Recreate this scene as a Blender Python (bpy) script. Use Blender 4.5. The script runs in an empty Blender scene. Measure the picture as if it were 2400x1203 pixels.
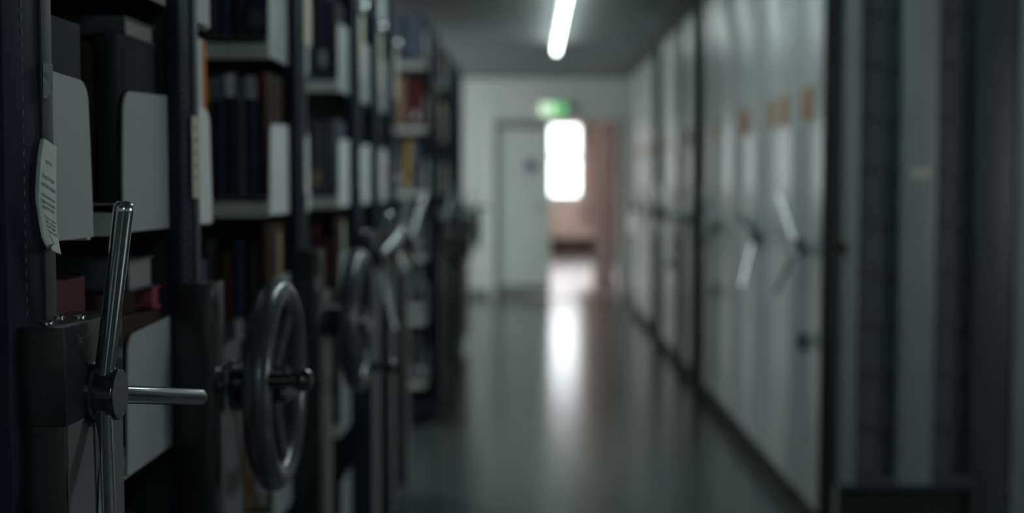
import bpy, bmesh, math, random
from mathutils import Matrix, Vector
random.seed(11)
S = bpy.context.scene
COL = S.collection
PI = math.pi

# ------------------------------------------------------------------ camera
F = 3000.0
CAM = Vector((0, 0, 1.3))
ROT = Matrix.Rotation(math.radians(0.82), 3, 'Z') @ Matrix.Rotation(math.radians(90 - 3.262), 3, 'X')
cd = bpy.data.cameras.new('camera')
cam = bpy.data.objects.new('camera', cd); COL.objects.link(cam)
cam.location = CAM; cam.rotation_euler = ROT.to_euler()
cd.sensor_width = 36; cd.lens = 45
cd.clip_start = 0.01
cd.dof.use_dof = True; cd.dof.focus_distance = 1.44; cd.dof.aperture_fstop = 2.1; cd.dof.aperture_blades = 0
S.camera = cam

def on_x(px, py, X):
    d = ROT @ Vector(((px - 1200) / F, -(py - 601.5) / F, -1))
    return CAM + d * (X / d.x)

# ------------------------------------------------------------------ materials
MATS = {}
def mat(name, col, rough=.5, metal=0., spec=.5, var=.12, scale=30., bump=0., coat=0., trans=0., emit=None, estr=0.):
    if name in MATS: return MATS[name]
    m = bpy.data.materials.new(name); m.use_nodes = True
    nt = m.node_tree; b = nt.nodes['Principled BSDF']
    b.inputs['Roughness'].default_value = rough
    b.inputs['Metallic'].default_value = metal
    b.inputs['Specular IOR Level'].default_value = spec
    b.inputs['Coat Weight'].default_value = coat
    b.inputs['Transmission Weight'].default_value = trans
    c = (*col, 1)
    tc = nt.nodes.new('ShaderNodeTexCoord'); nz = nt.nodes.new('ShaderNodeTexNoise')
    nz.inputs['Scale'].default_value = scale; nz.inputs['Detail'].default_value = 4
    nt.links.new(tc.outputs['Object'], nz.inputs['Vector'])
    if var > 0:
        rp = nt.nodes.new('ShaderNodeValToRGB')
        rp.color_ramp.elements[0].position = .3; rp.color_ramp.elements[1].position = .7
        rp.color_ramp.elements[0].color = (*[v * (1 - var) for v in col], 1)
        rp.color_ramp.elements[1].color = (*[min(1, v * (1 + var)) for v in col], 1)
        nt.links.new(nz.outputs['Fac'], rp.inputs['Fac']); nt.links.new(rp.outputs['Color'], b.inputs['Base Color'])
    else:
        b.inputs['Base Color'].default_value = c
    if bump:
        bp = nt.nodes.new('ShaderNodeBump'); bp.inputs['Strength'].default_value = bump; bp.inputs['Distance'].default_value = .002
        nt.links.new(nz.outputs['Fac'], bp.inputs['Height']); nt.links.new(bp.outputs['Normal'], b.inputs['Normal'])
    if emit:
        b.inputs['Emission Color'].default_value = (*emit, 1); b.inputs['Emission Strength'].default_value = estr
    MATS[name] = m
    return m

M_POST = mat('black_steel', (.018, .023, .038), .55, spec=.1, bump=.05, scale=200)
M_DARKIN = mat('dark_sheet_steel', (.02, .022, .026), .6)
M_SHELF = mat('pale_grey_steel', (.60, .63, .60), .42, scale=14, bump=.03)
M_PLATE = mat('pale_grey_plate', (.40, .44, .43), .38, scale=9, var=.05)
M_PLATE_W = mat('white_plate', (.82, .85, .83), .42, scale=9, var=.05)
M_SLOT = mat('slot_edge_glints', (.16, .17, .17), .4, var=0)
M_STRIP = mat('grey_plastic_strip', (.055, .06, .063), .45, spec=.3, var=.08)
M_COVER = mat('grey_cover_steel', (.15, .148, .152), .4, var=.06)
M_BOX = mat('drive_box_enamel', (.014, .016, .018), .4, spec=.28, var=.15, scale=120, coat=.35)
M_CHROME = mat('chrome', (.72, .75, .76), .13, metal=1, var=.03)
M_HUB = mat('blue_black_enamel', (.014, .015, .03), .16, spec=.6, var=.1, coat=.3)
M_WHEEL = mat('black_bakelite', (.045, .052, .06), .32, spec=.6, var=.1, coat=.4)
M_PAPER = mat('white_paper', (.66, .70, .67), .8, var=.05, scale=60, bump=.08)
M_INK = mat('black_ink', (.03, .03, .035), .7, var=0)
M_CREAM = mat('cream_card', (.62, .58, .48), .6, var=.08)
M_WHITE = mat('white_card', (.75, .77, .75), .55, var=.05)
M_TAPE = mat('clear_tape', (.13, .14, .145), .14, var=.3, scale=40, bump=.5)
M_BRASS = mat('embossed_grey', (.10, .10, .10), .35, var=0)
M_PANEL = mat('grey_green_enamel', (.30, .335, .32), .3, spec=.55, var=.05, scale=5, bump=.02)
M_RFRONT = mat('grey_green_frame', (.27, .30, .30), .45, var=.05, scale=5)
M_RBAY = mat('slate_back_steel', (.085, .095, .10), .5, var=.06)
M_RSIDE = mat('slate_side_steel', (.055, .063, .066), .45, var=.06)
M_ORANGE = mat('tan_card', (.26, .155, .07), .6, var=.15)
M_RUB = mat('black_rubber', (.012, .012, .013), .6)
M_WALL = mat('pale_green_plaster', (.68, .74, .69), .85, var=.04, scale=4, bump=.1)
M_CEIL = mat('ceiling_plaster', (.18, .197, .197), .9, var=.05, scale=3)
M_DOOR = mat('pale_door_paint', (.72, .79, .72), .5, var=.03, scale=6)
M_TRIM = mat('grey_trim_paint', (.20, .215, .205), .5, var=.05)
M_BROWN = mat('brown_veneer', (.042, .025, .019), .45, var=.25, scale=12)
M_HALL = mat('warm_plaster', (.60, .52, .48), .85, var=.05, scale=4)

def floor_mat():
    m = bpy.data.materials.new('polished_linoleum'); m.use_nodes = True
    nt = m.node_tree; b = nt.nodes['Principled BSDF']
    tc = nt.nodes.new('ShaderNodeTexCoord'); nz = nt.nodes.new('ShaderNodeTexNoise')
    nz.inputs['Scale'].default_value = 2.2; nz.inputs['Detail'].default_value = 6
    rp = nt.nodes.new('ShaderNodeValToRGB')
    rp.color_ramp.elements[0].position = .3; rp.color_ramp.elements[1].position = .75
    rp.color_ramp.elements[0].color = (.072, .085, .082, 1); rp.color_ramp.elements[1].color = (.090, .102, .096, 1)
    nt.links.new(tc.outputs['Object'], nz.inputs['Vector']); nt.links.new(nz.outputs['Fac'], rp.inputs['Fac'])
    nt.links.new(rp.outputs['Color'], b.inputs['Base Color'])
    n2 = nt.nodes.new('ShaderNodeTexNoise'); n2.inputs['Scale'].default_value = 9
    mr = nt.nodes.new('ShaderNodeMapRange'); mr.inputs['To Min'].default_value = .17; mr.inputs['To Max'].default_value = .205
    nt.links.new(tc.outputs['Object'], n2.inputs['Vector']); nt.links.new(n2.outputs['Fac'], mr.inputs['Value'])
    nt.links.new(mr.outputs['Result'], b.inputs['Roughness'])
    b.inputs['Specular IOR Level'].default_value = .5
    return m
M_FLOOR = floor_mat()

# ------------------------------------------------------------------ mesh helpers
def box(bm, x0, x1, y0, y1, z0, z1, bev=0., seg=2):
    vs = [bm.verts.new((x, y, z)) for x in (x0, x1) for y in (y0, y1) for z in (z0, z1)]
    fs = [(0, 1, 3, 2), (4, 6, 7, 5), (0, 4, 5, 1), (2, 3, 7, 6), (0, 2, 6, 4), (1, 5, 7, 3)]
    faces = [bm.faces.new([vs[i] for i in f]) for f in fs]
    if bev > 0:
        es = list({e for f in faces for e in f.edges})
        bmesh.ops.bevel(bm, geom=es, offset=bev, segments=seg, profile=.5, affect='EDGES')

def revolve(bm, prof, origin, axis, n=28):
    """closed lathe: prof = [(distance along axis, radius)...]"""
    ax = Vector(axis).normalized()
    up = Vector((0, 0, 1)) if abs(ax.z) < .9 else Vector((0, 1, 0))
    u = ax.cross(up).normalized(); v = ax.cross(u)
    o = Vector(origin); rings = []
    for t, r in prof:
        if r < 1e-6: rings.append([bm.verts.new(o + ax * t)])
        else: rings.append([bm.verts.new(o + ax * t + (u * math.cos(2 * PI * k / n) + v * math.sin(2 * PI * k / n)) * r) for k in range(n)])
    for a, b in zip(rings, rings[1:]):
        for k in range(n):
            k2 = (k + 1) % n
            if len(a) == 1 and len(b) == 1: continue
            if len(a) == 1: bm.faces.new((a[0], b[k], b[k2]))
            elif len(b) == 1: bm.faces.new((a[k], b[0], a[k2]))
            else: bm.faces.new((a[k], b[k], b[k2], a[k2]))
    for r, rev in ((rings[0], False), (rings[-1], True)):
        if len(r) > 1: bm.faces.new(r if rev else r[::-1])

def rod(bm, p, q, r, n=24, dome=True):
    p, q = Vector(p), Vector(q); L = (q - p).length
    prof = [(0, 0), (0, r)]
    if dome:
        prof += [(L - r * .8, r), (L - r * .45, r * .95), (L - r * .16, r * .72), (L - r * .03, r * .38), (L, 0)]
    else: prof += [(L, r), (L, 0)]
    revolve(bm, prof, p, q - p, n)

def torus(bm, c, R, r, n=56, m=16, sq=1.0):
    """ring in the YZ plane (axis X)"""
    c = Vector(c); rings = []
    for i in range(n):
        a = 2 * PI * i / n; d = Vector((0, math.cos(a), math.sin(a)))
        rings.append([bm.verts.new(c + d * (R + r * sq * math.cos(2 * PI * j / m)) + Vector((r * math.sin(2 * PI * j / m), 0, 0))) for j in range(m)])
    for i in range(n):
        a, b = rings[i], rings[(i + 1) % n]
        for j in range(m): bm.faces.new((a[j], b[j], b[(j + 1) % m], a[(j + 1) % m]))

def prism_x(bm, pts, x0, x1):
    """extrude a polygon of (y, z) along X"""
    a = [bm.verts.new((x0, y, z)) for y, z in pts]; b = [bm.verts.new((x1, y, z)) for y, z in pts]
    n = len(pts)
    bm.faces.new(a[::-1]); bm.faces.new(b)
    for i in range(n): bm.faces.new((a[i], a[(i + 1) % n], b[(i + 1) % n], b[i]))

def link(name, bm, m, parent=None, smooth=True):
    bmesh.ops.recalc_face_normals(bm, faces=bm.faces)
    me = bpy.data.meshes.new(name); bm.to_mesh(me); bm.free()
    for mm in (m if isinstance(m, (list, tuple)) else [m]): me.materials.append(mm)
    if smooth:
        for p in me.polygons: p.use_smooth = True
        me.set_sharp_from_angle(angle=math.radians(38))
    o = bpy.data.objects.new(name, me); COL.objects.link(o)
    if parent is not None: o.parent = parent
    return o

def B(*boxes, bev=0., seg=2):
    bm = bmesh.new()
    for b in boxes: box(bm, *b, bev=bev, seg=seg)
    return bm

def tag(o, label=None, cat=None, group=None, kind=None):
    if label: o['label'] = label
    if cat: o['category'] = cat
    if group: o['group'] = group
    if kind: o['kind'] = kind
    return o

def empty(name, loc, label=None, cat=None, group=None):
    o = bpy.data.objects.new(name, None); COL.objects.link(o)
    o.location = loc; o.empty_display_size = .05
    return tag(o, label, cat, group)

def struct(name, bm, m, parent=None, smooth=False):
    o = link(name, bm, m, parent, smooth)
    if parent is None: o['kind'] = 'structure'
    return o

def text_mesh(body, size, ext=0., align='LEFT', spacing=1.0, narrow=1.0):
    c = bpy.data.curves.new('lettering', 'FONT'); c.body = body; c.size = size; c.extrude = ext
    c.align_x = align; c.space_line = spacing; c.space_character = narrow; c.resolution_u = 3
    o = bpy.data.objects.new('lettering', c); COL.objects.link(o)
    bpy.context.view_layer.update()
    dg = bpy.context.evaluated_depsgraph_get()
    me = bpy.data.meshes.new_from_object(o.evaluated_get(dg))
    bpy.data.objects.remove(o); bpy.data.curves.remove(c)
    return me

# ------------------------------------------------------------------ room
Y0, Y1, YH = -3.2, 14.7, 22.5       # behind the camera, door wall, hall window wall
XL, XR, ZC = -3.0, 3.4, 2.5
struct('floor', B((XL, XR, Y0, Y1 + .10, -.1, 0)), M_FLOOR)
struct('floor_hall', B((XL, XR, Y1 + .10, YH + .2, -.1, 0)), mat('hall_floor_daylit', (.66, .70, .76), .22, var=.04, scale=6))  # pale colour stands for daylight falling on the hall floor
struct('ceiling', B((XL, XR, Y0, YH + .2, ZC, ZC + .1)), M_CEIL)
LW = (10.6, 14.2, .55, 2.3)        # unseen window added in the left wall to light the far end
CW = (4.9, 7.2, .75, 2.20)          # unseen window added at the cross aisle to light the right panels
RW = (1.4, 2.7, .85, 1.95)        # unseen window added in the right wall to light the near stacks
def side_wall(name, x0, x1, *ws):
    bs = []; y = Y0
    for w in ws:
        bs += [(x0, x1, y, w[0], 0, ZC), (x0, x1, w[0], w[1], 0, w[2]), (x0, x1, w[0], w[1], w[3], ZC)]; y = w[1]
    struct(name, B(*bs, (x0, x1, y, YH + .2, 0, ZC)), M_WALL)
side_wall('wall_left', XL - .1, XL, CW, LW)
side_wall('wall_right', XR, XR + .1, RW)
struct('wall_front', B((XL, XR, Y0 - .1, Y0, 0, ZC)), M_WALL)
DX0, DXM, DX1, DZ = -.41, .23, 1.01, 2.03
struct('wall_back', B((XL, DX0, Y1, Y1 + .18, 0, ZC), (DX1, XR, Y1, Y1 + .18, 0, ZC), (DX0, DX1, Y1, Y1 + .18, DZ, ZC)), M_WALL)
struct('baseboard_back', B((XL, DX0 - .07, Y1 - .015, Y1, 0, .09), (DX1 + .07, XR, Y1 - .015, Y1, 0, .09)), M_TRIM)
struct('trim_1', B((DX0 - .06, DX0, Y1 - .02, Y1 + .18, 0, DZ + .05), (DX1, DX1 + .06, Y1 - .02, Y1 + .18, 0, DZ + .05),
                   (DX0, DX1, Y1 - .02, Y1 + .18, DZ, DZ + .05), bev=.004), M_DOOR)
# closed leaf
d1 = struct('door_1', B((DX0 + .005, DXM, Y1 + .03, Y1 + .075, .01, DZ - .005), bev=.003), M_DOOR)
link('kick_plate', B((DX0 + .01, DXM - .005, Y1 + .024, Y1 + .03, .012, .13)), M_TRIM, d1)
link('top_rail', B((DX0 + .01, DXM - .005, Y1 + .0, Y1 + .03, DZ - .10, DZ - .03), bev=.008), M_TRIM, d1)
bm = bmesh.new(); revolve(bm, [(0, 0), (0, .075), (.004, .075), (.004, 0)], (.005, Y1 + .03, 1.5), (0, -1, 0), 24)
o = link('round_sign', bm, mat('blue_grey_sign', (.12, .13, .22), .5), d1); o['label'] = 'round blue grey sign'
bm = bmesh.new(); rod(bm, (DXM - .07, Y1 + .03, 1.02), (DXM - .07, Y1 - .02, 1.02), .011); rod(bm, (DXM - .07, Y1 - .015, 1.02), (DXM - .18, Y1 - .015, 1.02), .010)
link('handle', bm, M_CHROME, d1)
# open brown leaf, hinged at the right jamb, swung into the hall
d2 = struct('door_2', B((0, .045, 0, .74, .01, DZ - .005), bev=.003), M_BROWN)
d2.location = (DX1 - .06, Y1 + .19, 0); d2.rotation_euler = (0, 0, math.radians(14))
bm = bmesh.new(); rod(bm, (0, .66, 1.02), (-.05, .66, 1.02), .011); rod(bm, (-.045, .66, 1.02), (-.045, .55, 1.02), .010)
link('handle', bm, M_CHROME, d2)
# hall behind the door
HX0, HX1 = -.9, 1.9
struct('wall_hall_left', B((HX0 - .1, HX0, Y1 + .18, YH, 0, ZC)), M_HALL)
struct('wall_hall_right', B((HX1, HX1 + .1, Y1 + .18, YH, 0, ZC)), M_HALL)
WX0, WX1, WZ0, WZ1 = .0, .90, 1.05, 2.36
struct('wall_hall_back', B((XL, WX0, YH, YH + .2, 0, ZC), (WX1, XR, YH, YH + .2, 0, ZC), (WX0, WX1, YH, YH + .2, 0, WZ0), (WX0, WX1, YH, YH + .2, WZ1, ZC)), M_HALL)
w = struct('window_1', B((WX0, WX0 + .05, YH + .03, YH + .09, WZ0, WZ1), (WX1 - .05, WX1, YH + .03, YH + .09, WZ0, WZ1), (WX0, WX1, YH + .03, YH + .09, WZ0, WZ0 + .05),
                         (WX0, WX1, YH + .03, YH + .09, WZ1 - .05, WZ1), (WX0, WX1, YH + .035, YH + .085, 1.76, 1.82), bev=.004), M_WHITE)
glass = bpy.data.materials.new('window_glass'); glass.use_nodes = True
nt = glass.node_tree; nt.nodes.clear()
ou = nt.nodes.new('ShaderNodeOutputMaterial'); mx = nt.nodes.new('ShaderNodeMixShader'); tr = nt.nodes.new('ShaderNodeBsdfTransparent'); gl = nt.nodes.new('ShaderNodeBsdfGlossy')
gl.inputs['Roughness'].default_value = .02; mx.inputs[0].default_value = .08
nt.links.new(tr.outputs[0], mx.inputs[1]); nt.links.new(gl.outputs[0], mx.inputs[2]); nt.links.new(mx.outputs[0], ou.inputs[0])
link('pane', B((WX0 + .05, WX1 - .05, YH + .058, YH + .062, WZ0 + .05, WZ1 - .05)), glass, w)
def added_window(name, xm, w, sgn):
    y0, y1, z0, z1 = w
    o = struct(name, B((xm - .025, xm + .025, y0, y0 + .05, z0, z1), (xm - .025, xm + .025, y1 - .05, y1, z0, z1), (xm - .025, xm + .025, y0 + .05, y1 - .05, z0, z0 + .05),
               (xm - .025, xm + .025, y0 + .05, y1 - .05, z1 - .05, z1), (xm - .02, xm + .02, (y0 + y1) / 2 - .03, (y0 + y1) / 2 + .03, z0 + .05, z1 - .05)), M_WHITE)
    link('pane', B((xm - .002, xm + .002, y0 + .05, y1 - .05, z0 + .05, z1 - .05)), glass, o)
    l = bpy.data.lights.new('window_portal', 'AREA'); l.shape = 'RECTANGLE'; l.size = z1 - z0; l.size_y = y1 - y0; l.cycles.is_portal = True
    p = bpy.data.objects.new('window_portal', l); COL.objects.link(p); p.location = (xm + sgn * .12, (y0 + y1) / 2, (z0 + z1) / 2); p.rotation_euler = (0, sgn * PI / 2, 0)
added_window('added_window_2', XL - .05, LW, -1)
added_window('added_window_4', XL - .05, CW, -1)
added_window('added_window_3', XR + .05, RW, 1)
link('sill', B((WX0 - .05, WX1 + .05, YH - .06, YH + .05, WZ0 - .03, WZ0), bev=.004), M_WHITE, w)

# ------------------------------------------------------------------ handles (built for the left side; s = +1 sticks out towards +X)
def star_handle(parent, y, z, xb, s, a0):
    """three chrome spokes swept outwards on a short black hub; axis along X"""
    bm = bmesh.new()
    revolve(bm, [(-.004, 0), (-.004, .037), (.004, .037), (.006, .031), (.024, .0295), (.0265, .0295), (.0285, .028), (.0285, 0)], (xb, y, z), (s, 0, 0), 40)
    hub = link('star_handle', bm, M_HUB, parent)
    for k in range(3):
        a = math.radians(a0 + 120 * k); c, sn = math.cos(a), math.sin(a)
        bm = bmesh.new()
        p = Vector((xb + s * .010, y + .012 * c, z + .012 * sn)); q = Vector((xb + s * .0613, y + .231 * c, z + .231 * sn))
        rod(bm, p, q, .0108, 28)
        o = link('spoke', bm, M_CHROME, hub); o['label'] = 'chrome spoke'
    return hub

def hand_wheel(parent, y, z, xb, a_knob, R=.155, small=False):
    """black rim, three spokes, hub and a turning knob on the rim"""
    X = xb + .07
    bm = bmesh.new(); torus(bm, (X, y, z), R, .023, sq=.9)
    rim = link('hand_wheel', bm, M_WHEEL, parent)
    bm = bmesh.new(); revolve(bm, [(-.075, 0), (-.075, .045), (-.045, .045), (-.04, .028), (-.012, .028), (.014, .032), (.02, .026), (.02, 0)], (X, y, z), (1, 0, 0), 32)
    link('hub', bm, M_HUB, rim)
    for k in range(3):
        a = a_knob + 2 * PI * k / 3; bm = bmesh.new()
        rod(bm, (X - .012, y + .02 * math.cos(a), z + .02 * math.sin(a)), (X, y + R * math.cos(a), z + R * math.sin(a)), .012, 16, False)
        link('spoke', bm, M_WHEEL, rim)
    ky, kz = y + R * math.cos(a_knob), z + R * math.sin(a_knob)
    bm = bmesh.new()
    revolve(bm, [(0, 0), (0, .014), (.035, .012), (.052, .010), (.058, .014), (.066, .0185), (.075, .0185), (.083, .013), (.087, 0)], (X, ky, kz), (1, 0, 0), 28)
    link('knob', bm, mat('glossy_black_knob', (.02, .02, .024), .08, spec=.8, coat=.6, var=0), rim)
    return rim

# ------------------------------------------------------------------ left range of mobile shelving
XF, XP, XB = -.54, -.56, -1.7
LEV = [.21, .552, .892, 1.232, 1.572, 1.912]
HD = .247
LEFT = [  # centre, drive, angle, phrase used in the labels, lower post edge
    (1.365, 'star', -10.4, 'nearest left stack', -.053),
    (2.0, 'wheel', PI - .2, 'second left stack', -.025),
    (3.0, 'wheel', -.96, 'third left stack', -.035),
    (3.995, 'star', 20, 'fourth left stack', -.035),
    (4.50, 'star', 75, 'fifth left stack', -.035),
    (5.02, 'star', -62, 'sixth left stack', -.035),
    (7.05, 'star', -50, 'seventh left stack', -.035),
    (7.56, 'wheel', .4, 'eighth left stack', -.035),
    (8.56, 'wheel', 2.0, 'ninth left stack', -.035),
    (9.07, 'star', 40, 'tenth left stack', -.035),
    (9.58, 'star', 10, 'eleventh left stack', -.035),
    (10.10, 'wheel', 1.2, 'twelfth left stack', -.035)]
ULAB = ['black open shelving stack in sharp focus with chrome star handle, nearest on the left',
        'black shelving stack with the large black hand wheel, second from the camera on the left',
        'black shelving stack with a hand wheel behind the largest wheel, third on the left',
        'blurred black shelving stack just behind the second hand wheel, fourth on the left',
        'blurred black shelving stack, middle one of three close together, fifth on the left',
        'blurred shelving stack with chrome handle right before the wide gap on the left',
        'blurred shelving stack showing its books towards the camera across the wide gap on the left',
        'blurred dark shelving stack pressed behind the one with books showing, eighth on the left',
        'blurred dark shelving stack, fourth from the far end of the left row',
        'blurred dark shelving stack, third from the far end of the left row',
        'blurred dark shelving stack, second from the far end of the left row',
        'dark shelving stack at the far end of the left row with a protruding wheel']

def plate_pts(y_in, y_out, z0):
    """side plate: square at the upright, rounded at the free upper corner, free edge leaning slightly"""
    s = 1 if y_out > y_in else -1; h = .197; r = .030; lean = .010
    pts = [(y_in, z0), (y_out, z0), (y_out - s * lean * .55, z0 + h * .55)]
    yc, zc = y_out - s * (lean + r), z0 + h - r
    for k in range(7):
        a = PI / 2 * k / 6
        pts.append((yc + s * r * math.cos(a), zc + r * math.sin(a)))
    pts.append((y_in, z0 + h + .006))
    return pts

def left_unit(i, yc, drive, ang, plo):
    u = empty('mobile_shelving_unit', (XF, yc, 0), ULAB[i], 'shelving', 'open mobile shelving along the left of the aisle')
    u_loc = u.location.copy()
    kids = []
    def P(name, bm, m): o = link(name, bm, m, u); kids.append(o); return o
    p0, p1 = yc + plo, yc + .042
    HD = .268 if i == 0 else .247
    # uprights
    P('upright', B((XF - .024, XF, p0, p1 + .030, .09, 2.18), bev=.003), M_POST)
    P('upright', B((XB - .06, XB, yc - .05, yc + .05, .09, 2.18)), M_POST)
    # slot rows in the upright: thin tabs, slot-edge glints put into their lighter grey
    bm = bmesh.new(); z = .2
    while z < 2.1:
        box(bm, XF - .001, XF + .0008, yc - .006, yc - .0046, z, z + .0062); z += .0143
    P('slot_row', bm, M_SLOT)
    P('label_strip', B((XF, XF + .004, p1, p1 + .030, .2, 2.12), bev=.001), M_STRIP)
    P('back_sheet', B((XB, XF - .03, yc - .004, yc + .004, .12, 2.15)), M_DARKIN)
    P('carriage', B((XB - .05, XF - .005, yc - HD, yc + HD, .025, .12), bev=.006), M_POST)
    for yw in (-.15, .15):
        bm = bmesh.new(); revolve(bm, [(0, 0), (0, .045), (.03, .045), (.03, 0)], (XF - .12, yc + yw, .045), (-1, 0, 0), 20); P('wheel', bm, M_RUB)
    for z0 in LEV:
        for s in (-1, 1):
            ya, yb = sorted((yc + s * .012, yc + s * HD)); lip0, lip1 = sorted((yc + s * (HD - .012), yc + s * HD))
            P('shelf', B((XB, XP - .004, ya, yb, z0 + .027, z0 + .040), (XB, XP - .004, lip0, lip1, z0 - .004, z0 + .040), bev=.001, seg=1), M_SHELF)
            bm = bmesh.new(); prism_x(bm, plate_pts(yc + s * .02, yc + s * HD, z0), XP - .003, XP)
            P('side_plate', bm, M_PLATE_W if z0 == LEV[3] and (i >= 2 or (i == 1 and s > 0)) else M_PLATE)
    # drive column
    g0, g1 = yc - .031, yc + .161
    if drive == 'star':
        bx = B((XF - .01, -.49, g0, g1, 1.043, 1.148), bev=.0022)
        d = P('drive_box', bx, M_BOX)
        for yy, xx in ((g0 + .040, -.524), (g0 + .105, -.512), (g0 + .10, -.534)):
            bm = bmesh.new(); revolve(bm, [(0, 0), (0, .0072), (.002, .0072), (.003, .006), (.0015, .004), (.0015, 0)], (xx, yy, 1.148), (0, 0, 1), 20)
            link('cap_screw', bm, M_CHROME, d)
        me = text_mesh('Forster', .0125, .0003)
        me.transform(Matrix.Translation((-.4897, g0 + .036, 1.127)) @ Matrix(((0, 0, 1, 0), (1, 0, 0, 0), (0, 1, 0, 0), (0, 0, 0, 1))))
        me.materials.append(M_BRASS); o = bpy.data.objects.new('embossed_name', me); COL.objects.link(o); o.parent = d
        P('drive_column', B((XF - .01, -.4935, g0 + .006, g1 - .004, .10, 1.043), bev=.002), M_BOX); P('chain_cover', B((-.4935, -.492, g0 + .010, g1, .10, 1.042)), M_COVER)
        star_handle(u, yc + .060, 1.0632, -.49, 1, ang)
    else:
        P('drive_box', B((XF - .01, -.492, g0, g0 + .075, .10, 1.145), bev=.003), M_BOX)
        P('drive_column', B((XF - .01, -.4965, g0 + .075, g1 + .006, .10, 1.04), bev=.002), M_BOX); P('chain_cover', B((-.4965, -.495, g0 + .077, g1 + .01, .10, 1.039)), M_COVER)
        hand_wheel(u, yc + .112, .966, -.492, ang)
        # small chrome stop lever on the column
        bm = bmesh.new(); rod(bm, (-.495, yc + .03, 1.005), (-.462, yc + .05, 1.005), .006); rod(bm, (-.465, yc + .045, 1.005), (-.462, yc + .12, 1.012), .007)
        P('stop_lever', bm, M_CHROME)
    inv = Matrix.Translation(-u_loc)
    for o in u.children:
        o.matrix_parent_inverse = inv
    return u

UNITS = [left_unit(i, yc, dr, an, plo) for i, (yc, dr, an, ph, plo) in enumerate(LEFT)]

# cards on the uprights
ORD = ['first', 'second', 'third', 'fourth', 'fifth', 'sixth', 'seventh', 'eighth', 'ninth', 'tenth', 'eleventh', 'twelfth']
for i, (yc, dr, an, ph, plo) in enumerate(LEFT):
    p1 = yc + .042
    if i >= 1:
        y0 = p1 - (.018 if i == 1 else .004)
        c = link('shelf_mark_card', B((XF + .0043, XF + .0055, y0, y0 + (.045 if i == 1 else .032), 1.277, 1.407)), M_CREAM if i == 1 else M_WHITE)
        tag(c, f"{'cream' if i == 1 else 'white'} upright card at eye level on the post of the {ORD[i]} stack on the left", 'card', 'cards at eye level on the left posts')
        bm = bmesh.new()
        for k in range(5):
            z = 1.385 - k * .02
            box(bm, XF + .0055, XF + .0058, y0 + .012, y0 + .024 + .004 * (k % 2), z, z + .007)
        link('printing', bm, mat('grey_ink', (.22, .23, .23), .7, var=0), c)
    if 2 <= i <= 6:
        t = link('range_sign', B((XF + .0045, XF + .007, p1 + .002, p1 + .045, 1.635, 1.86), (XF + .0045, XF + .007, p1 + .0455, p1 + .085, 1.63, 1.855)), M_CREAM)
        tag(t, f'cream range sign card high on the post of the {ORD[i]} stack on the left', 'sign', 'cream range signs high on the left posts')
        bm = bmesh.new(); revolve(bm, [(0, 0), (0, .022), (.006, .022), (.013, .019), (.019, .011), (.021, 0)], (XF + .007, p1 + .024, 1.85), (1, 0, 0), 20)
        o = link('clip', bm, M_CHROME, t); o['label'] = 'chrome clip'

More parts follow.
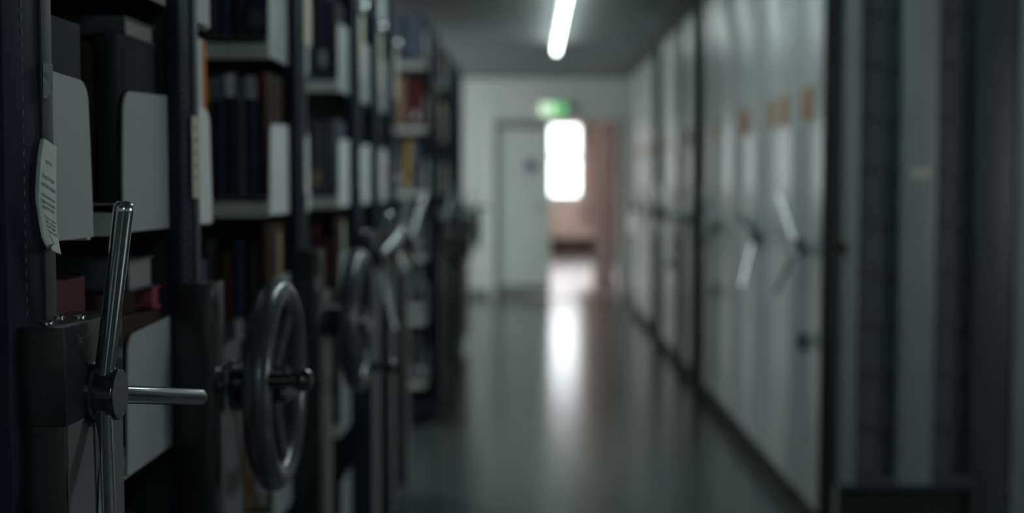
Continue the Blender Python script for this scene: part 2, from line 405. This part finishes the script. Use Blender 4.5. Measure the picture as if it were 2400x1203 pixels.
# the torn notice taped to the nearest post
def notice():
    XN = XF + .011
    rows = [((104, 325), (133, 345)), ((99, 350), (132.5, 373)), ((96, 375), (132, 400)), ((93.5, 405), (132, 431)), ((92, 440), (132, 466)), ((94, 470), (132, 494)),
            ((101, 500), (133, 521)), ((106, 522), (134, 541)), ((113, 548), (137, 562)), ((127, 571), (140.5, 582))]
    NC = 10
    def pt(u, v, lift=0.):
        t = v * (len(rows) - 1); k = min(int(t), len(rows) - 2); f = t - k
        l = Vector(rows[k][0]).lerp(Vector(rows[k + 1][0]), f); r = Vector(rows[k][1]).lerp(Vector(rows[k + 1][1]), f)
        p = l.lerp(r, u)
        bulge = .003 * math.sin(PI * min(1, max(0, u))) + .010 * max(0, v - .55) ** 1.5 * (1 - u) + .006 * max(0, v - .7)
        return on_x(p.x, p.y, XN + bulge + lift)
    bm = bmesh.new(); NR = 36
    grid = []
    for j in range(NR + 1):
        v = j / NR; row = []
        # the left edge rolls back behind the sheet towards the bottom
        k = max(0., (v - .42)) * 26
        e = pt(0, v)
        for q in (2, 1):
            row.append(bm.verts.new(e + Vector((-.0022 * q * q * .5, -.00030 * k * q, -.0002 * k * q))))
        row += [bm.verts.new(pt(c / NC, v)) for c in range(NC + 1)]
        grid.append(row)
    # folded tail at the lower corner
    for l, r, lift in (((119, 579), (142, 590), .012), ((120, 586), (143, 594), .015), ((134, 593.5), (145, 598), .013)):
        a, b = on_x(*l, XN + lift), on_x(*r, XN + lift * .8)
        row = [bm.verts.new(a.lerp(b, c / NC)) for c in range(NC + 1)]
        grid.append([None, None] + row)
    for a, b in zip(grid, grid[1:]):
        for c in range(len(a) - 1):
            if None in (a[c], a[c + 1], b[c], b[c + 1]): continue
            bm.faces.new((a[c], a[c + 1], b[c + 1], b[c]))
    n = link('paper_notice', bm, M_PAPER)
    md = n.modifiers.new('thick', 'SOLIDIFY'); md.thickness = .0003; md.offset = 0
    tag(n, 'torn curling white paper notice with German warning text taped to the nearest black post', 'notice')
    lines = [(.30, .20, 'ACHTUNG !', .46), (.13, .330, '- Bewegen der Regale', .74), (.13, .395, 'mit Hilfe des Drehsterns', .82),
             (.10, .480, '- Aufenthalt zwischen den', .82), (.10, .535, 'Regalen nur zur Buchent-', .82), (.10, .590, 'nahme. NICHT LESEN !', .78),
             (.06, .690, '- Personen, Trittleiter', .86), (.08, .742, 'größere Bücher', .82), (.08, .792, 'an den Regalen', .78), (.10, .845, 'Quetschgefahr!', .86)]
    big = bmesh.new()
    for u0, v0, s, wd in lines:
        me = text_mesh(s, 1.0)
        xs = [v.co.x for v in me.vertices]; k = wd / (max(xs) - min(xs)); x0 = min(xs)
        for v in me.vertices:
            v.co = pt(min(.98, u0 + (v.co.x - x0) * k), v0 - (v.co.y - .35) * .052, .0006)
        big.from_mesh(me); bpy.data.meshes.remove(me)
    me = bpy.data.meshes.new('printed_text'); big.to_mesh(me); big.free(); me.materials.append(M_INK)
    o = bpy.data.objects.new('printed_text', me); COL.objects.link(o); o.parent = n
    # crinkled clear tape above
    bm = bmesh.new(); rows_t = []
    random.seed(4)
    for j in range(15):
        f = j / 14; w = .5 + .5 * math.sin(j * 1.7)
        rows_t.append([bm.verts.new(on_x(101 + 22.5 * c / 4, 146 + 84 * f + 4 * c / 4, XF + .006 + .0016 * random.random())) for c in range(5)])
    for a, b in zip(rows_t, rows_t[1:]):
        for c in range(4): bm.faces.new((a[c], a[c + 1], b[c + 1], b[c]))
    t = link('adhesive_tape', bm, M_TAPE)
    tag(t, 'crinkled strip of clear adhesive tape on the grey label strip above the paper notice', 'tape')
notice()

# ------------------------------------------------------------------ books
BC = {'navy': (.026, .034, .068), 'black': (.022, .022, .026), 'charcoal': (.045, .047, .052), 'maroon': (.085, .022, .028), 'dark brown': (.045, .028, .022),
      'dark green': (.018, .035, .028), 'slate grey': (.085, .095, .115), 'dark red': (.13, .022, .026), 'tan': (.34, .24, .15), 'pale grey': (.40, .42, .41),
      'cream': (.55, .52, .43), 'blue grey': (.12, .16, .21), 'ochre yellow': (.46, .34, .13), 'bright red': (.30, .07, .085), 'white': (.62, .64, .65), 'orange': (.62, .22, .05)}
M_BOOK = {k: mat('cloth_' + k.replace(' ', '_'), v, .75, spec=.2, var=.12, scale=80, bump=.06) for k, v in BC.items()}
M_PAGES = mat('page_edges', (.27, .265, .25), .8, var=.12, scale=150)

def book(t, d, h, colour, band=None, top=None):
    """spine towards -Y, standing on z = 0, x 0..t; cover with rounded spine, page block and spine band"""
    c = .0028
    bm = bmesh.new()
    n = 8
    outer = [(0, d), (0, .006)] + [(t / 2 - t / 2 * math.cos(PI * k / n), .006 - min(.006, t * .3) * math.sin(PI * k / n)) for k in range(1, n)] + [(t, .006), (t, d)]
    inner = [(c, d), (c, .009)] + [(c + (t - 2 * c) * k / n, .009) for k in range(1, n)] + [(t - c, .009), (t - c, d)]
    N = len(outer)
    V = [[bm.verts.new((x, y, z)) for x, y in path] for path in (outer, inner) for z in (0, h)]   # outer low, outer high, inner low, inner high
    ol, oh, il, ih = V
    for k in range(N - 1):
        bm.faces.new((ol[k], ol[k + 1], oh[k + 1], oh[k])); bm.faces.new((il[k + 1], il[k], ih[k], ih[k + 1]))
        bm.faces.new((oh[k], oh[k + 1], ih[k + 1], ih[k])); bm.faces.new((ol[k + 1], ol[k], il[k], il[k + 1]))
    bm.faces.new((ol[0], oh[0], ih[0], il[0])); bm.faces.new((ol[-1], il[-1], ih[-1], oh[-1]))
    o = link('book', bm, M_BOOK[colour])
    link('page_block', B((c, t - c, .009, d - .004, .003, h - .004)), M_PAGES, o)
    if top:
        link('spine_label', B((t * .06, t * .94, -.0006, .004, h * .80, h * .985)), M_BOOK[top], o)
    if band:
        y = -.0006
        link('spine_label', B((t * .12, t * .88, y, .004, h * .12, h * .30)), M_BOOK[band], o)
    return o

def side_word(s): return 'camera side' if s < 0 else 'far side'
SHN = ['lowest', 'second-lowest', 'third-lowest', 'third-highest', 'second-highest', 'top']
DARK = ['navy', 'black', 'charcoal', 'maroon', 'dark brown', 'dark green', 'slate grey', 'navy', 'black', 'dark brown', 'charcoal', 'slate grey']
OB = ORD + ['thirteenth', 'fourteenth']
def shelf_books(ui, lev, s, n, colours=None, hmin=.19, hmax=.255, fmt=None, flat=None, lean=None, tops=None, side=None):
    yc, ph = LEFT[ui][0], LEFT[ui][3]
    x = XP - .008; zs = LEV[lev] + .0402
    cols = []
    grp = f'books on the {SHN[lev]} shelf, {side_word(s)} of the {ph}'
    zt = []
    for k in range(n):
        c = colours[k] if colours and k < len(colours) else random.choice(DARK)
        t = random.uniform(.018, .042); h = random.uniform(hmin, hmax); d = random.uniform(.15, .19)
        if fmt and k in fmt: t, h, d = fmt[k]
        b = book(t, d, h, c, random.choice([None, None, 'pale grey', 'tan', 'white', 'slate grey']) if not (tops or (fmt and k in fmt)) else None, tops[k] if tops and k < len(tops) else None)
        if side and k == 0: link('cover_label', B((t, t + .0006, .105, .150, h * .55, h * .93)), M_BOOK[side], b)
        x -= t
        if s < 0: b.location = (x, yc - HD + .006, zs)
        else: b.location = (x + t, yc + (HD + .017 if ui == 0 else HD) - .004, zs); b.rotation_euler = (0, 0, PI)
        if lean and k in lean: b.rotation_euler = (0, lean[k][0], b.rotation_euler.z); b.location.x += lean[k][1]; b.location.z += .0036
        x -= .0012 + (lean[k][2] if lean and k in lean else 0)
        tag(b, f'{c} book, {OB[k]} from the aisle, {SHN[lev]} shelf, {side_word(s)} of {ph}', 'book', grp)
        zt.append((x, h))
    for (ci, nm, x0, w, hz, z, *r) in (flat or []):
        dy = r[0] if r else .012
        b = book(hz, w, .15, ci)
        if nm.startswith('bright red'):
            for q in b.children: q.data.materials[0] = M_BOOK['bright red']
        b.rotation_euler = (0, PI / 2, 0)
        # lying: spine to the front, thickness upwards
        b.location = (x0 - .15, yc - HD + dy, z + hz)
        tag(b, nm, 'book', f'books lying flat, {side_word(s)} of the {ph}')

U = 0
# nearest stack, far side: a tall maroon volume beside the drive box and dark ones higher up
shelf_books(0, 2, 1, 4, ['maroon', 'black', 'dark brown', 'charcoal'], fmt={0: (.045, .25, .215)})
shelf_books(0, 3, 1, 3, ['black', 'black', 'black'], .22, .25)
shelf_books(0, 4, 1, 2, ['charcoal', 'black'], .2, .25)
# second stack
shelf_books(1, 1, -1, 4, ['maroon', 'dark red', 'dark brown', 'black'])
shelf_books(1, 2, -1, 6, ['dark brown', 'dark brown', 'maroon', 'black', 'dark brown', 'maroon'], .17, .20,
            fmt={0: (.024, .178, .19), 1: (.024, .2125, .19), 2: (.034, .205, .18), 3: (.03, .2125, .18), 4: (.03, .20, .18), 5: (.03, .2125, .18)},
            flat=[('bright red', 'bright red notebook lying on a brown book beside the second left post', XP - .009, .050, .033, LEV[2] + .0405 + .1785, .158),
                  ('slate grey', 'thick grey book lying on dark books above a red notebook in the second left stack', XP - .009, .125, .045, LEV[2] + .0405 + .2135, .045)])
shelf_books(1, 3, -1, 7, ['black', 'dark brown', 'black', 'charcoal', 'dark brown', 'black', 'charcoal'], .205, .222, fmt={0: (.032, .235, .18), 1: (.03, .222, .18), 2: (.03, .235, .18)},
            flat=[('slate grey', 'grey book lying on dark books on the eye level shelf of the second left stack', XP - .010, .15, .028, LEV[3] + .0405 + .2360, .05)])
shelf_books(1, 4, -1, 3, ['black', 'charcoal', 'black'])
shelf_books(1, 4, 1, 2, ['navy', 'black'])
shelf_books(1, 3, 1, 3, ['white', 'black', 'navy'], fmt={0: (.026, .276, .14)})
shelf_books(1, 2, 1, 3, ['navy', 'charcoal', 'black'])
# third stack: the gap where the shelf fronts show
shelf_books(2, 1, -1, 6, ['cream', 'tan', 'dark brown', 'black', 'navy', 'charcoal'])
shelf_books(2, 2, -1, 7, ['dark brown', 'black', 'navy', 'dark brown', 'charcoal', 'dark brown', 'blue grey'], .22, .27, fmt={0: (.020, .28, .19)}, side='tan')
shelf_books(2, 3, -1, 7, ['dark brown', 'navy', 'slate grey', 'black', 'navy', 'dark brown', 'navy'], .255, .27, fmt={k: (w, .268 - .006 * (k % 3), .18) for k, w in enumerate((.018, .026, .019, .022, .024, .026, .03))},
            tops=['dark red', 'pale grey', 'blue grey', 'white', 'blue grey', 'tan', 'slate grey'])
shelf_books(2, 4, -1, 5, ['navy', 'black', 'navy', 'charcoal', 'black'])
shelf_books(2, 3, 1, 2, ['navy', 'black'])
# fourth stack
shelf_books(3, 1, -1, 4, ['black', 'navy', 'dark brown', 'charcoal'])
shelf_books(3, 2, -1, 5, ['dark brown', 'dark brown', 'maroon', 'navy', 'black'], fmt={0: (.016, .27, .21)}, side='cream')
shelf_books(3, 3, -1, 5, ['slate grey', 'slate grey', 'charcoal', 'navy', 'black'], .19, .23)
shelf_books(3, 4, -1, 5, ['black', 'navy', 'charcoal', 'navy', 'black'])
shelf_books(3, 4, 1, 2, ['navy', 'charcoal']); shelf_books(3, 3, 1, 2, ['tan', 'navy'])
for ui in (4, 5):
    for lev in (2, 3, 4): shelf_books(ui, lev, 1, 1, [random.choice(DARK)])
# seventh stack across the wide gap
shelf_books(6, 0, -1, 5); shelf_books(6, 1, -1, 6); shelf_books(6, 2, -1, 6, ['slate grey', 'black', 'charcoal', 'navy', 'dark brown', 'black'])
shelf_books(6, 3, -1, 6, ['navy', 'blue grey', 'ochre yellow', 'slate grey', 'navy', 'charcoal'], .22, .25, lean={2: (.09, -.026, .030)}, fmt={2: (.034, .255, .18)})
shelf_books(6, 4, -1, 6, ['maroon', 'dark red', 'maroon', 'tan', 'dark brown', 'maroon'], .22, .26)
shelf_books(6, 5, -1, 6, ['blue grey', 'blue grey', 'slate grey', 'blue grey', 'slate grey', 'blue grey'], .24, .26)
for lev, c in ((3, 'slate grey'), (4, 'cream'), (5, 'maroon')): shelf_books(8, lev, -1, 3, [c, 'cream' if lev == 4 else 'black', 'charcoal'])

# cover panel and orange spine of the tall white book above the second stack's far plate
for o in [o for o in COL.objects if o.get('label', '').startswith('white book, first from the aisle, third-highest shelf, far side of second')]:
    o['label'] = 'tall white book with bright orange spine above the pale plate of the second left stack'
    q = link('orange_spine', B((-.0012, .0272, -.0008, .020, .001, .2745)), M_BOOK['orange'], o); q['label'] = 'bright orange spine'
    q = link('grey_cover_panel', B((-.0010, -.0002,   .020, .139, .001, .120)), M_BOOK['slate grey'], o); q['label'] = 'slate grey panel below the white one'

# ------------------------------------------------------------------ right range: closed grey end panels
XE = 1.04
RIGHT = [  # y0, y1, star?, angle, label cards
    (4.50, 5.09, 4.86, 66, [(4.86, .20)]),
    (5.115, 5.93, 5.78, -90, [(5.30, .16), (5.58, .15)]),
    (5.955, 6.59, None, 0, [(6.28, .26)]),
    (6.615, 7.37, 7.15, 66, [(7.25, .20)]),
    (7.395, 7.74, None, 0, []),
    (8.30, 8.72, 8.55, 60, [(8.5, .2)]),
    (9.15, 10.18, 9.7, 80, [(9.8, .25)]),
    (11.0, 11.85, 11.3, 100, [(11.2, .25)]),
    (11.88, 13.10, 12.4, 30, [(12.3, .25)])]
RLAB = ['nearest grey unit on the right with dark open bays facing the camera',
        'grey end panel unit with a chrome handle pointing straight down, second on the right',
        'plain grey end panel unit with one tan card, third on the right',
        'grey end panel unit with chrome handle tilted up, fourth on the right',
        'narrow grey end panel unit right before the first black gap on the right',
        'blurred grey end panel unit between the two nearest black gaps on the right',
        'blurred wide grey end panel unit before the last black gap on the right',
        'blurred grey end panel unit just beyond the last black gap on the right',
        'last grey end panel unit on the right, nearest the door wall']
def right_unit(i, y0, y1, hy, ang, cards):
    u = empty('mobile_shelving_unit', (XE, (y0 + y1) / 2, 0), RLAB[i], 'shelving', 'closed grey mobile shelving along the right of the aisle')
    def P(name, bm, m): return link(name, bm, m, u)
    bm = bmesh.new(); vs = []
    # end panel with rounded vertical edges, standing proud of a flat middle
    r = .016; pts = [(XE + .05, y0), (XE + r, y0)] + [(XE + r - r * math.sin(PI / 2 * k / 5), y0 + r - r * math.cos(PI / 2 * k / 5)) for k in range(1, 6)]
    pts += [(XE, y0 + .035), (XE + .006, y0 + .045), (XE + .006, y1 - .045), (XE, y1 - .035)]
    pts += [(XE + r - r * math.cos(PI / 2 * k / 5), y1 - r + r * math.sin(PI / 2 * k / 5)) for k in range(0, 6)] + [(XE + .05, y1)]
    lo = [bm.verts.new((x, y, .10)) for x, y in pts]; hi = [bm.verts.new((x, y, 2.40)) for x, y in pts]; N = len(pts)
    bm.faces.new(lo); bm.faces.new(hi[::-1])
    for k in range(N): bm.faces.new((lo[k], hi[k], hi[(k + 1) % N], lo[(k + 1) % N]))
    P('end_panel', bm, M_PANEL)
    P('kick_plate', B((XE + .02, XE + .05, y0 + .01, y1 - .01, .03, .10)), M_RUB)
    if i == 0:
        P('edge_trim', B((XE - .020, XE + .034, y0 - .012, y0, .10, 2.40), bev=.004), M_RUB)
        yf = y0 + .012
        # front: pale uprights with dark recessed bays, back sheet and shelf lips
        st = [(1.0755, 1.150), (1.300, 1.420), (1.556, 1.690), (1.70, 1.83), (2.0, 2.12), (2.50, 2.60)]
        for a, b in st:
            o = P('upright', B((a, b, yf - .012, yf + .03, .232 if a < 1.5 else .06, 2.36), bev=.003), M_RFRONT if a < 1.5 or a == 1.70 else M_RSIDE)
        P('bottom_rail', B((1.0755, 2.60, yf - .010, yf + .03, .215, .262), bev=.003), M_RSIDE)
        P('top_rail', B((1.0755, 2.60, yf - .010, yf + .03, 2.34, 2.40), bev=.003), M_RSIDE)
        P('back_sheet', B((1.0755, 2.60, y0 + .06, y0 + .07, .06, 2.38)), M_RBAY)
        z = .26
        while z < 2.3:
            P('shelf', B((1.08, 2.58, yf + .032, y0 + .06, z - .022, z)), M_RSIDE); z += .183
        P('plinth', B((1.08, 2.60, y0 + .03, y1 - .02, .0, .20)), M_RUB)
        P('body', B((1.09, 2.60, y0 + .22, y1 - .01, .2, 2.38)), M_DARKIN)
        o = P('label_plate', B((1.330, 1.395, yf - .0145, yf - .012, 1.320, 1.352), bev=.001), M_CREAM); o['label'] = 'small pale label plate'
        bm = bmesh.new(); revolve(bm, [(0, 0), (0, .02), (.014, .02), (.02, .014), (.02, 0)], (1.092, yf - .012, 1.075), (0, -1, 0), 20); P('buffer', bm, M_RUB)
    else:
        P('frame_side', B((XE + .05, 2.6, y0 + .004, y0 + .02, .03, 2.38)), M_RUB)  # black face: shade of the gap between units put into its colour
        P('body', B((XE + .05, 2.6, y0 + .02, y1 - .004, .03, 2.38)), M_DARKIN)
        P('edge_trim', B((XE + .017, XE + .05, y0 - .004, y0, .10, 2.40)), M_RUB)
    for (cy, w) in cards:
        P('card_holder', B((XE + .0015, XE + .006, cy - w / 2 - .006, cy + w / 2 + .006, 1.535, 1.665), bev=.001), M_RFRONT)
        o = P('index_card', B((XE + .0008, XE + .0015, cy - w / 2, cy + w / 2, 1.54, 1.66)), M_ORANGE); o['label'] = 'tan index card'
    if hy:
        bm = bmesh.new(); revolve(bm, [(0, 0), (0, .036), (.02, .036), (.02, .030), (.026, .024), (.026, 0)], (XE + .006, hy, 1.06), (-1, 0, 0), 28); P('drive_boss', bm, M_PANEL)
        star_handle(u, hy, 1.06, XE - .02, -1, ang)
    if i in (0, 3, 6):
        ky = {0: 4.86, 3: 7.2, 6: 9.5}[i]
        bm = bmesh.new(); revolve(bm, [(0, 0), (0, .034), (.02, .034), (.028, .024), (.028, 0)], (XE + .006, ky, .70), (-1, 0, 0), 24); P('lock_knob', bm, M_RUB)
    inv = Matrix.Translation(-u.location)
    for o in u.children: o.matrix_parent_inverse = inv
for i, a in enumerate(RIGHT): right_unit(i, *a)

# ------------------------------------------------------------------ ceiling lamp, exit sign, hall things
lamp_e = mat('fluorescent_tube', (1, 1, 1), .5, var=0, emit=(.86, 1.0, .97), estr=13.)
def batten(name, x, y0, y1, label, e):
    u = empty(name, (x, (y0 + y1) / 2, ZC), label, 'lamp')
    link('housing', B((x - .03, x + .03, y0, y1, ZC - .035, ZC), bev=.004), M_WHITE, u)
    n = 2; L = (y1 - y0) / n
    for k in range(n):
        bm = bmesh.new(); rod(bm, (x, y0 + k * L + .012, ZC - .075), (x, y0 + (k + 1) * L - .012, ZC - .075), .019, 16, False)
        o = link('tube', bm, e, u)
    for k in range(n + 1):
        yy = min(max(y0 + k * L, y0 + .012), y1 - .012)
        link('tube_holder', B((x - .022, x + .022, yy - .012, yy + .012, ZC - .098, ZC - .03), bev=.004), M_WHITE, u)
    inv = Matrix.Translation(-u.location)
    for o in u.children: o.matrix_parent_inverse = inv
batten('fluorescent_lamp', .22, 7.6, 11.0, 'bright white fluorescent strip lamp on the ceiling above the aisle', lamp_e)
batten('fluorescent_lamp', .2, 3.0, 5.8, 'added unseen fluorescent strip lamp on the ceiling above the near half of the aisle', mat('added_tube_near', (1, 1, 1), .5, var=0, emit=(.82, 1.0, 1.0), estr=25.))  # out-of-view lamp added to brighten the near aisle and left plates
batten('fluorescent_lamp', .6, -2.9, -.9, 'added unseen fluorescent strip lamp on the ceiling behind the camera', mat('added_tube_rear', (1, 1, 1), .5, var=0, emit=(.80, 1.0, 1.0), estr=42.))  # lamp added out of view to fill the camera-facing fronts
batten('fluorescent_lamp', 1.62, 16.5, 19.5, 'added unseen fluorescent strip lamp on the hall ceiling beyond the doorway', mat('added_tube_hall', (1, 1, 1), .5, var=0, emit=(1.0, .93, .88), estr=320.))  # hidden lamp added to brighten the hall

ex = empty('exit_sign', (.26, Y1 - .05, 2.14), 'lit green and white emergency exit sign over the doorway', 'sign')
g_e = mat('sign_green', (.05, .4, .1), .4, var=0, emit=(.14, .60, .20), estr=.8)
w_e = mat('sign_white', (.8, .9, .8), .4, var=0, emit=(.70, .95, .66), estr=1.2)
ep = []
ep.append(link('casing', B((.11, .42, Y1 - .06, Y1, 2.07, 2.22), bev=.004), M_WHITE, ex))
ep.append(link('green_panel', B((.118, .412, Y1 - .064, Y1 - .06, 2.078, 2.212)), g_e, ex))
bm = bmesh.new(); yy0, yy1 = Y1 - .066, Y1 - .064
box(bm, .120, .262, yy0, yy1, 2.082, 2.208)                                             # door
ep.append(link('door_symbol', bm, w_e, ex))
bm = bmesh.new()
def poly_y(bm, pts):
    a = [bm.verts.new((x, yy0, z)) for x, z in pts]; b = [bm.verts.new((x, yy1, z)) for x, z in pts]; n = len(pts)
    bm.faces.new(a); bm.faces.new(b[::-1])
    for k in range(n): bm.faces.new((a[k], b[k], b[(k + 1) % n], a[(k + 1) % n]))
yy0, yy1 = Y1 - .068, Y1 - .066
OX = -.052
poly_y(bm, [(.232 + .010 * math.cos(2 * PI * k / 14), 2.187 + .010 * math.sin(2 * PI * k / 14)) for k in range(14)])
poly_y(bm, [(.222, 2.172), (.242, 2.174), (.250, 2.135), (.236, 2.130)])
poly_y(bm, [(.222, 2.172), (.210, 2.150), (.215, 2.146), (.228, 2.162)])
poly_y(bm, [(.242, 2.172), (.262, 2.156), (.259, 2.150), (.243, 2.160)])
poly_y(bm, [(.236, 2.134), (.216, 2.112), (.212, 2.088), (.220, 2.088), (.225, 2.108), (.246, 2.128)])
poly_y(bm, [(.240, 2.134), (.264, 2.118), (.282, 2.100), (.276, 2.094), (.258, 2.110), (.240, 2.122)])
for v in bm.verts: v.co.x += OX
ep.append(link('running_figure', bm, g_e, ex))
yy0, yy1 = Y1 - .066, Y1 - .064
bm = bmesh.new(); poly_y(bm, [(.40, 2.150), (.40, 2.140), (.345, 2.140), (.345, 2.128), (.318, 2.145), (.345, 2.162), (.345, 2.150)])
ep.append(link('arrow_symbol', bm, w_e, ex))
for o in ep: o.matrix_parent_inverse = Matrix.Translation(-ex.location)

# low bench and curtain in the hall
hc = empty('low_bench', (.55, YH - .25, 0), 'low brown wooden bench under the bright window beyond the doorway', 'bench')
hp = [link('seat', B((.05, 1.15, YH - .44, YH - .04, .30, .36), bev=.006), M_BROWN, hc), link('back_board', B((.07, 1.13, YH - .08, YH - .05, .06, .30)), M_BROWN, hc)]
for a in (.06, .58, 1.08): hp.append(link('leg', B((a, a + .06, YH - .42, YH - .08, 0, .30), bev=.003), M_BROWN, hc))
for o in hp: o.matrix_parent_inverse = Matrix.Translation(-hc.location)
bm = bmesh.new(); n = 40
fr = [(.92 + .17 * k / n, YH - .10 + .025 * math.sin(k * 1.35)) for k in range(n + 1)]
lo = [bm.verts.new((x, y, .60)) for x, y in fr]; hi = [bm.verts.new((x, y, 2.42)) for x, y in fr]
for k in range(n): bm.faces.new((lo[k], lo[k + 1], hi[k + 1], hi[k]))
c = link('curtain', bm, mat('pinkish_curtain', (.62, .52, .48), .9, var=.05)); tag(c, 'pale pinkish curtain hanging at the right of the bright hall window', 'curtain')
md = c.modifiers.new('thick', 'SOLIDIFY'); md.thickness = .003

# ------------------------------------------------------------------ daylight and exposure
wd = bpy.data.worlds.new('overcast_sky'); S.world = wd; wd.use_nodes = True
bg = wd.node_tree.nodes['Background']; bg.inputs['Color'].default_value = (.93, .97, 1.0, 1); bg.inputs['Strength'].default_value = 6.0
pl = bpy.data.lights.new('window_portal', 'AREA'); pl.shape = 'RECTANGLE'; pl.size = WX1 - WX0; pl.size_y = WZ1 - WZ0; pl.cycles.is_portal = True
po = bpy.data.objects.new('window_portal', pl); COL.objects.link(po); po.location = ((WX0 + WX1) / 2, YH + .15, (WZ0 + WZ1) / 2); po.rotation_euler = (PI / 2, 0, PI)

S.view_settings.view_transform = 'Standard'; S.view_settings.look = 'None'
S.view_settings.exposure = 0.0; S.view_settings.gamma = 1.0; S.view_settings.use_curve_mapping = False
S.cycles.use_denoising = True
S.cycles.max_bounces = 10; S.cycles.diffuse_bounces = 6; S.cycles.glossy_bounces = 6
S.cycles.sample_clamp_indirect = 8
